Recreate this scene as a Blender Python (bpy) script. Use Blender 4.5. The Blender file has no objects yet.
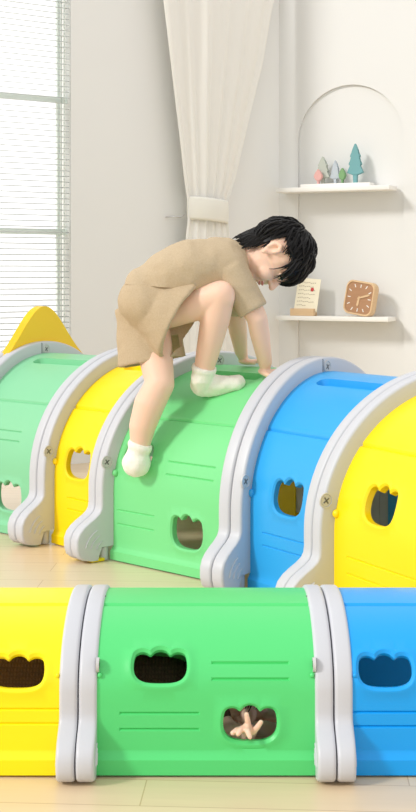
import bpy, bmesh, math, random
import numpy as np
from mathutils import Vector, Matrix
from mathutils.geometry import delaunay_2d_cdt
random.seed(7); rng = np.random.default_rng(7)
SC = bpy.context.scene
COL = SC.collection
FPX, YH, HC = 1300.0, 272.0, 0.8761          # focal length in pixels, horizon row, eye height
PI = math.pi

def PT(x, y, D):
    """a place in the room: x/y as seen from the doorway camera, D metres ahead"""
    return Vector(((x - 208) / FPX * D, D, HC - (y - YH) / FPX * D))

# ------------------------------------------------------------------ materials
def srgb(r, g, b):
    f = lambda c: (c / 255 / 12.92) if c <= 10.3 else ((c / 255 + .055) / 1.055) ** 2.4
    return (f(r), f(g), f(b), 1)

def mat(name, col, rough=.45, noise=.0, nscale=20, bump=0, bscale=60, spec=.5, sss=0, metal=0, coat=0):
    m = bpy.data.materials.new(name); m.use_nodes = True
    nt = m.node_tree; b = nt.nodes['Principled BSDF']
    b.inputs['Base Color'].default_value = col
    b.inputs['Roughness'].default_value = rough
    b.inputs['Specular IOR Level'].default_value = spec
    b.inputs['Metallic'].default_value = metal
    b.inputs['Coat Weight'].default_value = coat
    if sss:
        b.inputs['Subsurface Weight'].default_value = sss
        b.inputs['Subsurface Radius'].default_value = (1, .35, .2)
        b.inputs['Subsurface Scale'].default_value = .012
    tc = nt.nodes.new('ShaderNodeTexCoord')
    if noise:
        n = nt.nodes.new('ShaderNodeTexNoise'); n.inputs['Scale'].default_value = nscale
        nt.links.new(tc.outputs['Object'], n.inputs['Vector'])
        mx = nt.nodes.new('ShaderNodeMix'); mx.data_type = 'RGBA'
        mx.inputs[6].default_value = col
        mx.inputs[7].default_value = tuple(c * (1 - noise) for c in col[:3]) + (1,)
        nt.links.new(n.outputs['Fac'], mx.inputs[0])
        nt.links.new(mx.outputs[2], b.inputs['Base Color'])
    if bump:
        n = nt.nodes.new('ShaderNodeTexNoise'); n.inputs['Scale'].default_value = bscale
        n.inputs['Detail'].default_value = 4
        nt.links.new(tc.outputs['Object'], n.inputs['Vector'])
        bp = nt.nodes.new('ShaderNodeBump'); bp.inputs['Strength'].default_value = bump
        bp.inputs['Distance'].default_value = .004
        nt.links.new(n.outputs['Fac'], bp.inputs['Height'])
        nt.links.new(bp.outputs['Normal'], b.inputs['Normal'])
    return m

def fabric(name, col, col2, scale=330, strength=.5):
    """waffle weave: two crossed waves drive colour and bump"""
    m = mat(name, col, .95, spec=.1); nt = m.node_tree; b = nt.nodes['Principled BSDF']
    tc = nt.nodes.new('ShaderNodeTexCoord')
    acc = None
    for d in ('X', 'Z'):
        w = nt.nodes.new('ShaderNodeTexWave'); w.bands_direction = d
        w.inputs['Scale'].default_value = scale / 6.28; w.inputs['Distortion'].default_value = .6
        nt.links.new(tc.outputs['Object'], w.inputs['Vector'])
        if acc is None: acc = w.outputs['Fac']
        else:
            a = nt.nodes.new('ShaderNodeMath'); a.operation = 'MULTIPLY'
            nt.links.new(acc, a.inputs[0]); nt.links.new(w.outputs['Fac'], a.inputs[1]); acc = a.outputs[0]
    n = nt.nodes.new('ShaderNodeTexNoise'); n.inputs['Scale'].default_value = 220
    nt.links.new(tc.outputs['Object'], n.inputs['Vector'])
    ad = nt.nodes.new('ShaderNodeMath'); ad.operation = 'ADD'
    nt.links.new(acc, ad.inputs[0]); nt.links.new(n.outputs['Fac'], ad.inputs[1])
    mx = nt.nodes.new('ShaderNodeMix'); mx.data_type = 'RGBA'
    mx.inputs[6].default_value = col2; mx.inputs[7].default_value = col
    nt.links.new(ad.outputs[0], mx.inputs[0]); nt.links.new(mx.outputs[2], b.inputs['Base Color'])
    bp = nt.nodes.new('ShaderNodeBump'); bp.inputs['Strength'].default_value = strength
    bp.inputs['Distance'].default_value = .003
    nt.links.new(ad.outputs[0], bp.inputs['Height']); nt.links.new(bp.outputs['Normal'], b.inputs['Normal'])
    return m

def translucent(name, col, fac=.5, bump=0):
    m = bpy.data.materials.new(name); m.use_nodes = True; nt = m.node_tree
    nt.nodes.clear()
    o = nt.nodes.new('ShaderNodeOutputMaterial'); mx = nt.nodes.new('ShaderNodeMixShader')
    d = nt.nodes.new('ShaderNodeBsdfDiffuse'); t = nt.nodes.new('ShaderNodeBsdfTranslucent')
    d.inputs[0].default_value = col; t.inputs[0].default_value = col; mx.inputs[0].default_value = fac
    nt.links.new(d.outputs[0], mx.inputs[1]); nt.links.new(t.outputs[0], mx.inputs[2]); nt.links.new(mx.outputs[0], o.inputs[0])
    return m

def wood(name, c1, c2, scale=12):
    m = mat(name, c1, .5); nt = m.node_tree; b = nt.nodes['Principled BSDF']
    tc = nt.nodes.new('ShaderNodeTexCoord'); mp = nt.nodes.new('ShaderNodeMapping')
    mp.inputs['Scale'].default_value = (1.5, 1.5, 14)
    n = nt.nodes.new('ShaderNodeTexNoise'); n.inputs['Scale'].default_value = scale; n.inputs['Detail'].default_value = 5
    mx = nt.nodes.new('ShaderNodeMix'); mx.data_type = 'RGBA'
    mx.inputs[6].default_value = c1; mx.inputs[7].default_value = c2
    nt.links.new(tc.outputs['Object'], mp.inputs[0]); nt.links.new(mp.outputs[0], n.inputs['Vector'])
    nt.links.new(n.outputs['Fac'], mx.inputs[0]); nt.links.new(mx.outputs[2], b.inputs['Base Color'])
    return m

def floor_mat():
    m = mat('maple_floor', (1, 1, 1, 1), .3, spec=.4); nt = m.node_tree; b = nt.nodes['Principled BSDF']
    tc = nt.nodes.new('ShaderNodeTexCoord'); mp = nt.nodes.new('ShaderNodeMapping')
    mp.inputs['Rotation'].default_value = (0, 0, .06)
    nt.links.new(tc.outputs['Object'], mp.inputs[0])
    br = nt.nodes.new('ShaderNodeTexBrick')
    br.inputs['Color1'].default_value = srgb(224, 200, 166); br.inputs['Color2'].default_value = srgb(230, 208, 176)
    br.inputs['Mortar'].default_value = srgb(196, 166, 128)
    br.inputs['Scale'].default_value = 1; br.inputs['Brick Width'].default_value = .9; br.inputs['Row Height'].default_value = .11
    br.inputs['Mortar Size'].default_value = .0012; br.inputs['Mortar Smooth'].default_value = .3
    nt.links.new(mp.outputs[0], br.inputs['Vector'])
    mp2 = nt.nodes.new('ShaderNodeMapping'); mp2.inputs['Scale'].default_value = (1.2, 16, 1)
    nt.links.new(mp.outputs[0], mp2.inputs[0])
    n = nt.nodes.new('ShaderNodeTexNoise'); n.inputs['Scale'].default_value = 3; n.inputs['Detail'].default_value = 6
    nt.links.new(mp2.outputs[0], n.inputs['Vector'])
    rp_ = nt.nodes.new('ShaderNodeMapRange'); rp_.inputs[3].default_value = .9; rp_.inputs[4].default_value = 1.06
    nt.links.new(n.outputs['Fac'], rp_.inputs[0])
    mx = nt.nodes.new('ShaderNodeMix'); mx.data_type = 'RGBA'; mx.blend_type = 'MULTIPLY'; mx.inputs[0].default_value = 1
    nt.links.new(br.outputs['Color'], mx.inputs[6]); nt.links.new(rp_.outputs[0], mx.inputs[7])
    nt.links.new(mx.outputs[2], b.inputs['Base Color'])
    return m

M = dict(
    green=mat('green_plastic', srgb(120, 217, 140), .38, bump=.04, bscale=300),
    teal=mat('mint_plastic', srgb(134, 208, 160), .38, bump=.04, bscale=300),
    yellow=mat('yellow_plastic', srgb(255, 222, 0), .38, bump=.04, bscale=300),
    blue=mat('blue_plastic', srgb(44, 166, 234), .38, bump=.04, bscale=300),
    green2=mat('deep_green_plastic', srgb(84, 212, 120), .38, bump=.04, bscale=300),
    blue2=mat('sky_blue_plastic', srgb(0, 160, 240), .38, bump=.04, bscale=300),
    yellow2=mat('lemon_plastic', srgb(255, 234, 0), .38, bump=.04, bscale=300),
    crest=mat('golden_plastic', srgb(250, 205, 10), .4),
    grey=mat('light_grey_plastic', srgb(200, 202, 208), .42, bump=.03, bscale=400),
    bolt=mat('bolt_grey', srgb(200, 200, 200), .4),
    slot=mat('slot_dark', srgb(110, 110, 110), .6),
    wall=mat('warm_white_paint', srgb(240, 240, 238), .9, noise=.02, nscale=3, spec=.2),
    wall2=mat('white_paint', srgb(228, 228, 226), .9, noise=.02, nscale=3, spec=.2),
    white=mat('white_lacquer', srgb(242, 240, 235), .5),
    frame=mat('pale_green_frame', srgb(246, 255, 250), .6),
    cord=mat('cord_grey_green', srgb(205, 216, 208), .8),
    slat=translucent('blind_slat', srgb(238, 241, 240), .5),
    curtain=translucent('cream_sheer', srgb(253, 251, 246), .2),
    band=translucent('cream_band', srgb(252, 250, 242), .2),
    skin=mat('skin', srgb(244, 206, 182), .5, sss=.15, noise=.06, nscale=14, spec=.3),
    lips=mat('lips', srgb(214, 130, 120), .4),
    hair=mat('black_hair', srgb(16, 14, 15), .5, spec=.3),
    eye=mat('eye_white', srgb(235, 230, 225), .3), iris=mat('iris', srgb(40, 24, 18), .25),
    shirt=fabric('tan_waffle', srgb(208, 189, 160), srgb(186, 165, 134), 620),
    shorts=fabric('tan_waffle_shorts', srgb(205, 185, 155), srgb(182, 160, 128), 620),
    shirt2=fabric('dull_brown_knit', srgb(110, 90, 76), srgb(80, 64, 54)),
    sock=fabric('cream_knit', srgb(250, 248, 238), srgb(236, 232, 216), 500, .35),
    wood_l=wood('pale_wood', srgb(228, 198, 158), srgb(210, 174, 130)),
    wood_d=wood('walnut_face', srgb(182, 138, 102), srgb(160, 116, 80)),
    paper=mat('cream_card', srgb(246, 238, 214), .8), ink=mat('print_grey', srgb(186, 174, 150), .8),
    red=mat('red_seal', srgb(200, 60, 60), .6),
    tealw=mat('teal_paint', srgb(112, 166, 170), .6), sage=mat('sage_paint', srgb(192, 198, 187), .6),
    bluegrey=mat('blue_grey_paint', srgb(192, 200, 208), .6), pinkw=mat('pink_paint', srgb(228, 176, 170), .6),
    greenw=mat('leaf_green_paint', srgb(122, 164, 112), .6),
    trunk=mat('trunk_paint', srgb(70, 120, 126), .6),
    hook=mat('metal_hook', srgb(205, 205, 205), .3, metal=.6),
)
M['floor'] = floor_mat()
def glass():
    m = bpy.data.materials.new('window_glass'); m.use_nodes = True; nt = m.node_tree; nt.nodes.clear()
    o = nt.nodes.new('ShaderNodeOutputMaterial'); mx = nt.nodes.new('ShaderNodeMixShader'); mx.inputs[0].default_value = .06
    t = nt.nodes.new('ShaderNodeBsdfTransparent'); g = nt.nodes.new('ShaderNodeBsdfGlossy'); g.inputs['Roughness'].default_value = .02
    nt.links.new(t.outputs[0], mx.inputs[1]); nt.links.new(g.outputs[0], mx.inputs[2]); nt.links.new(mx.outputs[0], o.inputs[0])
    return m
M['glass'] = glass()

# ------------------------------------------------------------------ object helpers
def world_loc(o):
    v = Vector((0, 0, 0))
    while o is not None: v = v + o.location; o = o.parent
    return v

def tag(o, label=None, cat=None, group=None, kind=None):
    if label: o['label'] = label
    if cat: o['category'] = cat
    if group: o['group'] = group
    if kind: o['kind'] = kind
    return o

def empty(name, loc, label, cat, group=None):
    o = bpy.data.objects.new(name, None); COL.objects.link(o); o.location = loc; o.empty_display_size = .1
    return tag(o, label, cat, group)

def link_mesh(name, me, m, parent=None, origin=None, smooth=30):
    """me holds world coordinates; shift them so the object sits on its own origin"""
    o = bpy.data.objects.new(name, me)
    if m: me.materials.append(m)
    if parent is not None:
        off = world_loc(parent); o.parent = parent
    else:
        off = Vector(origin) if origin is not None else Vector((0, 0, 0)); o.location = off
    me.transform(Matrix.Translation(-off))
    me.validate()
    if smooth is not None and len(me.polygons):
        me.polygons.foreach_set('use_smooth', [True] * len(me.polygons))
        me.set_sharp_from_angle(angle=math.radians(smooth))
    me.update(); COL.objects.link(o)
    return o

class MB:
    """collects shapes into one mesh"""
    def __init__(s): s.bm = bmesh.new()
    def geo(s, vs, fs):
        v = [s.bm.verts.new(p) for p in vs]
        for f in fs:
            try: s.bm.faces.new([v[i] for i in f])
            except ValueError: pass
        return v
    def box(s, c, size, R=None, bev=0):
        R = R or Matrix.Identity(3); hx, hy, hz = [q / 2 for q in size]
        vs = [Vector(c) + R @ Vector((x, y, z)) for x in (-hx, hx) for y in (-hy, hy) for z in (-hz, hz)]
        f = [(0, 1, 3, 2), (4, 6, 7, 5), (0, 4, 5, 1), (2, 3, 7, 6), (0, 2, 6, 4), (1, 5, 7, 3)]
        v = s.geo(vs, f)
        if bev:
            es = set(e for q in v for e in q.link_edges)
            bmesh.ops.bevel(s.bm, geom=list(es), offset=bev, segments=2, affect='EDGES', profile=.5)
    def tube(s, pts, rads, n=10, cap=True):
        pts = [Vector(p) for p in pts]
        if not hasattr(rads, '__len__'): rads = [rads] * len(pts)
        rings = []; up = None
        for i, p in enumerate(pts):
            t = (pts[min(i + 1, len(pts) - 1)] - pts[max(i - 1, 0)]).normalized()
            if up is None:
                up = t.orthogonal().normalized()
            up = (up - t * up.dot(t)).normalized(); sd = t.cross(up)
            rings.append([s.bm.verts.new(p + (up * math.cos(a) + sd * math.sin(a)) * rads[i]) for a in np.linspace(0, 2 * PI, n, endpoint=False)])
        for a, b in zip(rings, rings[1:]):
            for j in range(n): s.bm.faces.new((a[j], a[(j + 1) % n], b[(j + 1) % n], b[j]))
        if cap: s.bm.faces.new(rings[0][::-1]); s.bm.faces.new(rings[-1])
    def flat_tube(s, pts, rads, n, ky):
        k0 = len(s.bm.verts); s.tube(pts, rads, n); s.bm.verts.ensure_lookup_table()
        for v in s.bm.verts[k0:]:
            j = min(range(len(pts)), key=lambda i: (v.co - Vector(pts[i])).length + abs((v.co - Vector(pts[i])).length - rads[i]) * 3)
            v.co.y = pts[j].y + (v.co.y - pts[j].y) * ky
    def ell(s, c, R, rad, n=16, m=10):
        c = Vector(c); vs = []; fs = []
        for i in range(1, m):
            th = PI * i / m
            for j in range(n):
                ph = 2 * PI * j / n
                vs.append(c + R @ Vector((rad[0] * math.sin(th) * math.cos(ph), rad[1] * math.sin(th) * math.sin(ph), rad[2] * math.cos(th))))
        vs += [c + R @ Vector((0, 0, rad[2])), c + R @ Vector((0, 0, -rad[2]))]; T, B = len(vs) - 2, len(vs) - 1
        for i in range(m - 2):
            for j in range(n): fs.append((i * n + j, (i + 1) * n + j, (i + 1) * n + (j + 1) % n, i * n + (j + 1) % n))
        for j in range(n):
            fs.append((T, j, (j + 1) % n)); fs.append((B, (m - 2) * n + (j + 1) % n, (m - 2) * n + j))
        s.geo(vs, fs)
    def cap(s, a, ra, b, rb, n=30):
        """tapered capsule"""
        a = Vector(a); b = Vector(b); d = b - a
        if d.length < 1e-6: return s.ell(a, Matrix.Identity(3), (ra,) * 3)
        L = d.length; t = d / L; pts = []; rs = []
        for k in range(1, 6):
            an = PI / 2 * k / 5; pts.append(a - t * ra * math.cos(an)); rs.append(ra * math.sin(an))
        for k in range(1, 6):
            an = PI / 2 * k / 5
            if k == 1: pts.append(b); rs.append(rb)
            pts.append(b + t * rb * math.sin(an)); rs.append(max(rb * math.cos(an), 1e-4))
        s.tube(pts, rs, n)
    def chain(s, pts, rads):
        for i in range(len(pts) - 1): s.cap(pts[i], rads[i], pts[i + 1], rads[i + 1])
    def prism(s, loop, d):
        """closed loop of 3-D points pushed along vector d"""
        d = Vector(d); a = [s.bm.verts.new(p) for p in loop]; b = [s.bm.verts.new(Vector(p) + d) for p in loop]; n = len(a)
        s.bm.faces.new(a[::-1]); s.bm.faces.new(b)
        for i in range(n): s.bm.faces.new((a[i], a[(i + 1) % n], b[(i + 1) % n], b[i]))
    def mesh(s, name, recalc=True):
        if recalc: bmesh.ops.recalc_face_normals(s.bm, faces=s.bm.faces)
        me = bpy.data.meshes.new(name); s.bm.to_mesh(me); s.bm.free(); return me
    def build(s, name, m, parent=None, origin=None, smooth=30):
        return link_mesh(name, s.mesh(name), m, parent, origin, smooth)

def baked(name, me, mods, m, parent=None, origin=None, smooth=60):
    """run modifiers on a mesh and keep the result as plain geometry"""
    t = bpy.data.objects.new('tmp', me); COL.objects.link(t); extra = []
    for ty, kw in mods:
        md = t.modifiers.new(ty, ty)
        for k, v in kw.items():
            if k == 'object_mesh':
                c = bpy.data.objects.new('tmp_cut', v); COL.objects.link(c); md.object = c; extra.append(c)
            else: setattr(md, k, v)
    dg = bpy.context.evaluated_depsgraph_get()
    out = bpy.data.meshes.new_from_object(t.evaluated_get(dg))
    for c in extra: bpy.data.objects.remove(c)
    bpy.data.objects.remove(t)
    out.name = name
    return link_mesh(name, out, m, parent, origin, smooth)

def catmull(P, n=6):
    out = []; N = len(P); P = [np.array(p, float) for p in P]
    for i in range(N):
        a, b, c, d = P[i - 1], P[i], P[(i + 1) % N], P[(i + 2) % N]
        for k in range(n):
            t = k / n
            out.append(.5 * ((2 * b) + (c - a) * t + (2 * a - 5 * b + 4 * c - d) * t * t + (3 * b - a - 3 * c + d) * t ** 3))
    return np.array(out)

# ------------------------------------------------------------------ tunnel geometry
class Spec:
    def __init__(s, W, H, z0, w, fs, db, seam, bolt):
        s.W, s.H, s.z0, s.w, s.fs, s.db, s.seam, s.bolt = W, H, z0, w, fs, db, seam, bolt
        t = np.linspace(0, PI, 300); Wb, Hb = W - db, H - db
        a = np.stack([-Wb * np.cos(t), z0 + (Hb - z0) * np.sin(t)], -1); l = np.linspace(0, z0, 60)[:-1]
        s.P = np.concatenate([np.stack([0 * l - Wb, l], -1), a, np.stack([0 * l + Wb, l[::-1]], -1)])
        s.S = np.concatenate([[0], np.cumsum(np.linalg.norm(np.diff(s.P, axis=0), axis=1))])
        s.T = s.S[-1]

def rp(fr, dx, y, z):
    r, d, s = fr; c, sn = math.cos(s), math.sin(s)
    return np.stack([r + dx * c + y * sn, d - dx * sn + y * c, z + 0 * y], -1)

def surf(sp, A, B, u, s, disp=0.):
    y = np.interp(s, sp.S, sp.P[:, 0]); z = np.interp(s, sp.S, sp.P[:, 1])
    e = .002
    dy = np.interp(s + e, sp.S, sp.P[:, 0]) - np.interp(s - e, sp.S, sp.P[:, 0])
    dz = np.interp(s + e, sp.S, sp.P[:, 1]) - np.interp(s - e, sp.S, sp.P[:, 1])
    l = np.hypot(dy, dz) + 1e-9; ny, nz = -dz / l, dy / l
    y = y + ny * disp; z = z + nz * disp
    u = np.asarray(u)[..., None]
    return rp(A, 0, y, z) * (1 - u) + rp(B, -sp.w, y, z) * u

def window_outline():
    top = []
    for x in np.linspace(26, -26, 53):
        c = [0.]
        if abs(x) < 10: c.append(6.8 + math.sqrt(100 - x * x))
        for sx in (-18, 18):
            if abs(x - sx) < 9.4: c.append(4.6 + math.sqrt(88.4 - (x - sx) ** 2))
        top.append((x, max(c)))
    bot = [(-27 * abs(math.cos(t)) ** .62 * (1 if math.cos(t) > 0 else -1), -19 * abs(math.sin(t)) ** .75 + 5.5 * 0) for t in np.linspace(PI, 0, 33)]
    bot = [(-a if False else a, b) for a, b in bot][::-1]
    L = [p for p in top] + [(-27, 2)] + [(x, y - 0) for x, y in bot] + [(27, 2)]
    L = np.array(L); L[:, 1] *= 1.0
    for _ in range(2): L = .25 * np.roll(L, 1, 0) + .5 * L + .25 * np.roll(L, -1, 0)
    keep = [L[0]]
    for p in L[1:]:
        if np.linalg.norm(p - keep[-1]) > 1.0: keep.append(p)
    return np.array(keep) / 27.
WINL = window_outline()

def offset_loop(L, d):
    n = len(L); o = []
    ar = sum(L[i - 1][0] * L[i][1] - L[i][0] * L[i - 1][1] for i in range(n)); sg = 1 if ar > 0 else -1
    for i in range(n):
        t = L[(i + 1) % n] - L[i - 1]; t = t / (np.linalg.norm(t) + 1e-9); o.append(L[i] + sg * d * np.array([t[1], -t[0]]))
    return np.array(o)

def seg_dist(p, loop, closed=True):
    a = loop; b = np.roll(loop, -1, 0)
    if not closed: a, b = a[:-1], b[:-1]
    d = b - a; t = np.clip(((p[:, None] - a) * d).sum(-1) / ((d * d).sum(-1) + 1e-12), 0, 1)
    return np.linalg.norm(a + d * t[..., None] - p[:, None], axis=-1).min(1)

def inside(p, L):
    x, y = p[:, 0], p[:, 1]; c = np.zeros(len(p), bool); n = len(L)
    for i in range(n):
        (x1, y1), (x2, y2) = L[i - 1], L[i]
        m = (y1 > y) != (y2 > y)
        c ^= m & (x < (x2 - x1) * (y - y1) / ((y2 - y1) if abs(y2 - y1) > 1e-12 else 1e-12) + x1)
    return c

def rrect(cx, cy, hx, hy, r, n=5):
    o = []
    for sx, sy, a0 in ((1, 1, 0), (-1, 1, PI / 2), (-1, -1, PI), (1, -1, 1.5 * PI)):
        for k in range(n + 1):
            a = a0 + PI / 2 * k / n; o.append((cx + sx * (hx - r) + r * math.cos(a), cy + sy * (hy - r) + r * math.sin(a)))
    return np.array(o)

def cdt_panel(X0, X1, Y0, Y1, step, holes, loops, lines, extra_y=()):
    pts = []; edges = []
    def addloop(L, closed=True):
        b = len(pts); n = len(L); pts.extend([tuple(q) for q in L])
        for i in range(n if closed else n - 1): edges.append((b + i, b + (i + 1) % n))
    nx = max(2, int(round((X1 - X0) / step))); ys = list(np.linspace(Y0, Y1, max(2, int(round((Y1 - Y0) / step))) + 1)) + list(extra_y)
    ys = sorted(set(round(float(y), 6) for y in ys)); xs = np.linspace(X0, X1, nx + 1)
    G = np.array([(x, y) for y in ys for x in xs])
    allL = [(L, True) for L in holes + loops] + [(L, False) for L in lines]
    keep = np.ones(len(G), bool)
    inner = (G[:, 0] > X0 + 1e-6) & (G[:, 0] < X1 - 1e-6)
    for L, cl in allL: keep &= ~((seg_dist(G, np.asarray(L), cl) < .0028) & inner)
    idx = {}
    for i, g in enumerate(G):
        if keep[i]: idx[i] = len(pts); pts.append(tuple(g))
    for y in (Y0, Y1):                               # boundary rows
        pass
    for L, cl in allL: addloop(L, cl)
    v, e, f, *_ = delaunay_2d_cdt([Vector(p) for p in pts], edges, [], 0, 1e-6)
    V = np.array([(p[0], p[1]) for p in v]); Fc = np.array([tuple(t) for t in f])
    cen = V[Fc].mean(1); ok = np.ones(len(Fc), bool)
    for h in holes: ok &= ~inside(cen, h)
    return V, Fc[ok]

def shell(name, V, Fc, outer, inner, m, parent, smooth=38):
    """outer/inner: arrays of 3-D points for the same 2-D mesh -> closed shell"""
    n = len(V); used = np.unique(Fc); re = -np.ones(n, int); re[used] = np.arange(len(used)); Fc = re[Fc]; k = len(used)
    vs = np.concatenate([outer[used], inner[used]])
    fs = [tuple(f) for f in Fc] + [tuple(int(i) + k for i in f[::-1]) for f in Fc]
    cnt = {}
    for f in Fc:
        for a, b in ((f[0], f[1]), (f[1], f[2]), (f[2], f[0])): cnt[(a, b)] = 1
    for a, b in cnt:
        if (b, a) not in cnt: fs.append((int(b), int(a), int(a) + k, int(b) + k))
    me = bpy.data.meshes.new(name); me.from_pydata(vs.tolist(), [], [tuple(int(i) for i in f) for f in fs]); me.update()
    bm = bmesh.new(); bm.from_mesh(me); bmesh.ops.recalc_face_normals(bm, faces=bm.faces); bm.to_mesh(me); bm.free()
    return link_mesh(name, me, m, parent, None, smooth)

def section(sp, A, B, m, label, wins, grooves, slot, group, hw=.061, tall=1.22, thick=.018):
    """one barrel section between arch A and arch B"""
    f0 = surf(sp, A, B, np.array(0.), np.array(.15)); f1 = surf(sp, A, B, np.array(1.), np.array(.15)); L = float(np.linalg.norm(f1 - f0))
    c = (rp(A, 0, np.array(0.), np.array(0.)) + rp(B, 0, np.array(0.), np.array(0.))) / 2
    root = empty('tunnel_section', (float(c[0]), float(c[1]), 0), label, 'tunnel section', group)
    e = .004
    for side in (0, 1, 2):                           # front panel, roof panel, back panel
        mir = side == 2
        s0, s1 = (0.004, sp.seam) if side != 1 else (sp.seam, sp.T - sp.seam)
        holes, loops, lines = [], [], []; rec = None
        if side != 1:
            for (u, s) in (wins if side == 0 else wins[-1:]):
                h = WINL * np.array([hw, hw * tall]) + np.array([u * L, s]); holes.append(h)
                loops += [offset_loop(h, .005), offset_loop(h, .009), offset_loop(h, .013)]
            gl = []
            if side == 0:
                for (ua, ub, s) in grooves:
                    loops.append(np.array([(ua * L - .003, s - .003), (ub * L + .003, s - .003), (ub * L + .003, s + .003), (ua * L - .003, s + .003)]))
                    g = np.array([(ua * L, s), (ub * L, s)]); lines.append(g); gl.append(g)
            ey = (.030, .037, .044, s1 - .003, s1 - .007)
        else:
            if slot:
                rec = rrect((slot[0] + slot[1]) / 2 * L, slot[2], (slot[1] - slot[0]) / 2 * L, slot[3], slot[3] * .8)
                loops += [rec, offset_loop(rec, -.004), offset_loop(rec, -.009), offset_loop(rec, .006)]
            ey = (s0 + .003, s0 + .007, s1 - .003, s1 - .007)
        V, Fc = cdt_panel(-.003, L + .003, s0, s1, .02, holes, loops, lines, ey)
        d = np.zeros(len(V))
        if side != 1:
            for h in holes:
                q = seg_dist(V, h); d += np.interp(q, [0, .005, .009, .013], [-.003, .002, .002, 0])
            for g in gl:
                q = seg_dist(V, g, False); d += np.interp(q, [0, .0025], [-.0035, 0])
            d += np.interp(V[:, 1], [0, .030, .037, .044], [.010, .010, .003, 0])
            d += np.interp(V[:, 1], [s1 - .006, s1], [0, -.006])
        else:
            if rec is not None:
                q = seg_dist(V, rec) * np.where(inside(V, rec), -1, 1)
                d += np.interp(q, [-.009, -.004, 0, .006], [-.022, -.019, .001, 0])
            d += np.interp(V[:, 1], [s0, s0 + .006, s1 - .006, s1], [-.006, 0, 0, -.006])
        ss = V[:, 1] if not mir else sp.T - V[:, 1]
        out = surf(sp, A, B, V[:, 0] / L, ss, d); inn = surf(sp, A, B, V[:, 0] / L, ss, np.minimum(d, 0) - thick)
        shell('roof_panel' if side == 1 else 'side_panel', V, Fc, out, inn, m, root)
    for u in (.012, .988):
        k = MB(); p = surf(sp, A, B, np.array(u), np.array(sp.bolt[1] - .035 * sp.W / .45), np.array(.002))
        q_ = .010 * sp.fs ** 2; k.ell(p, Matrix.Identity(3), (q_, q_, q_ * 1.1)); k.build('latch', m, root)
    return root

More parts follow.
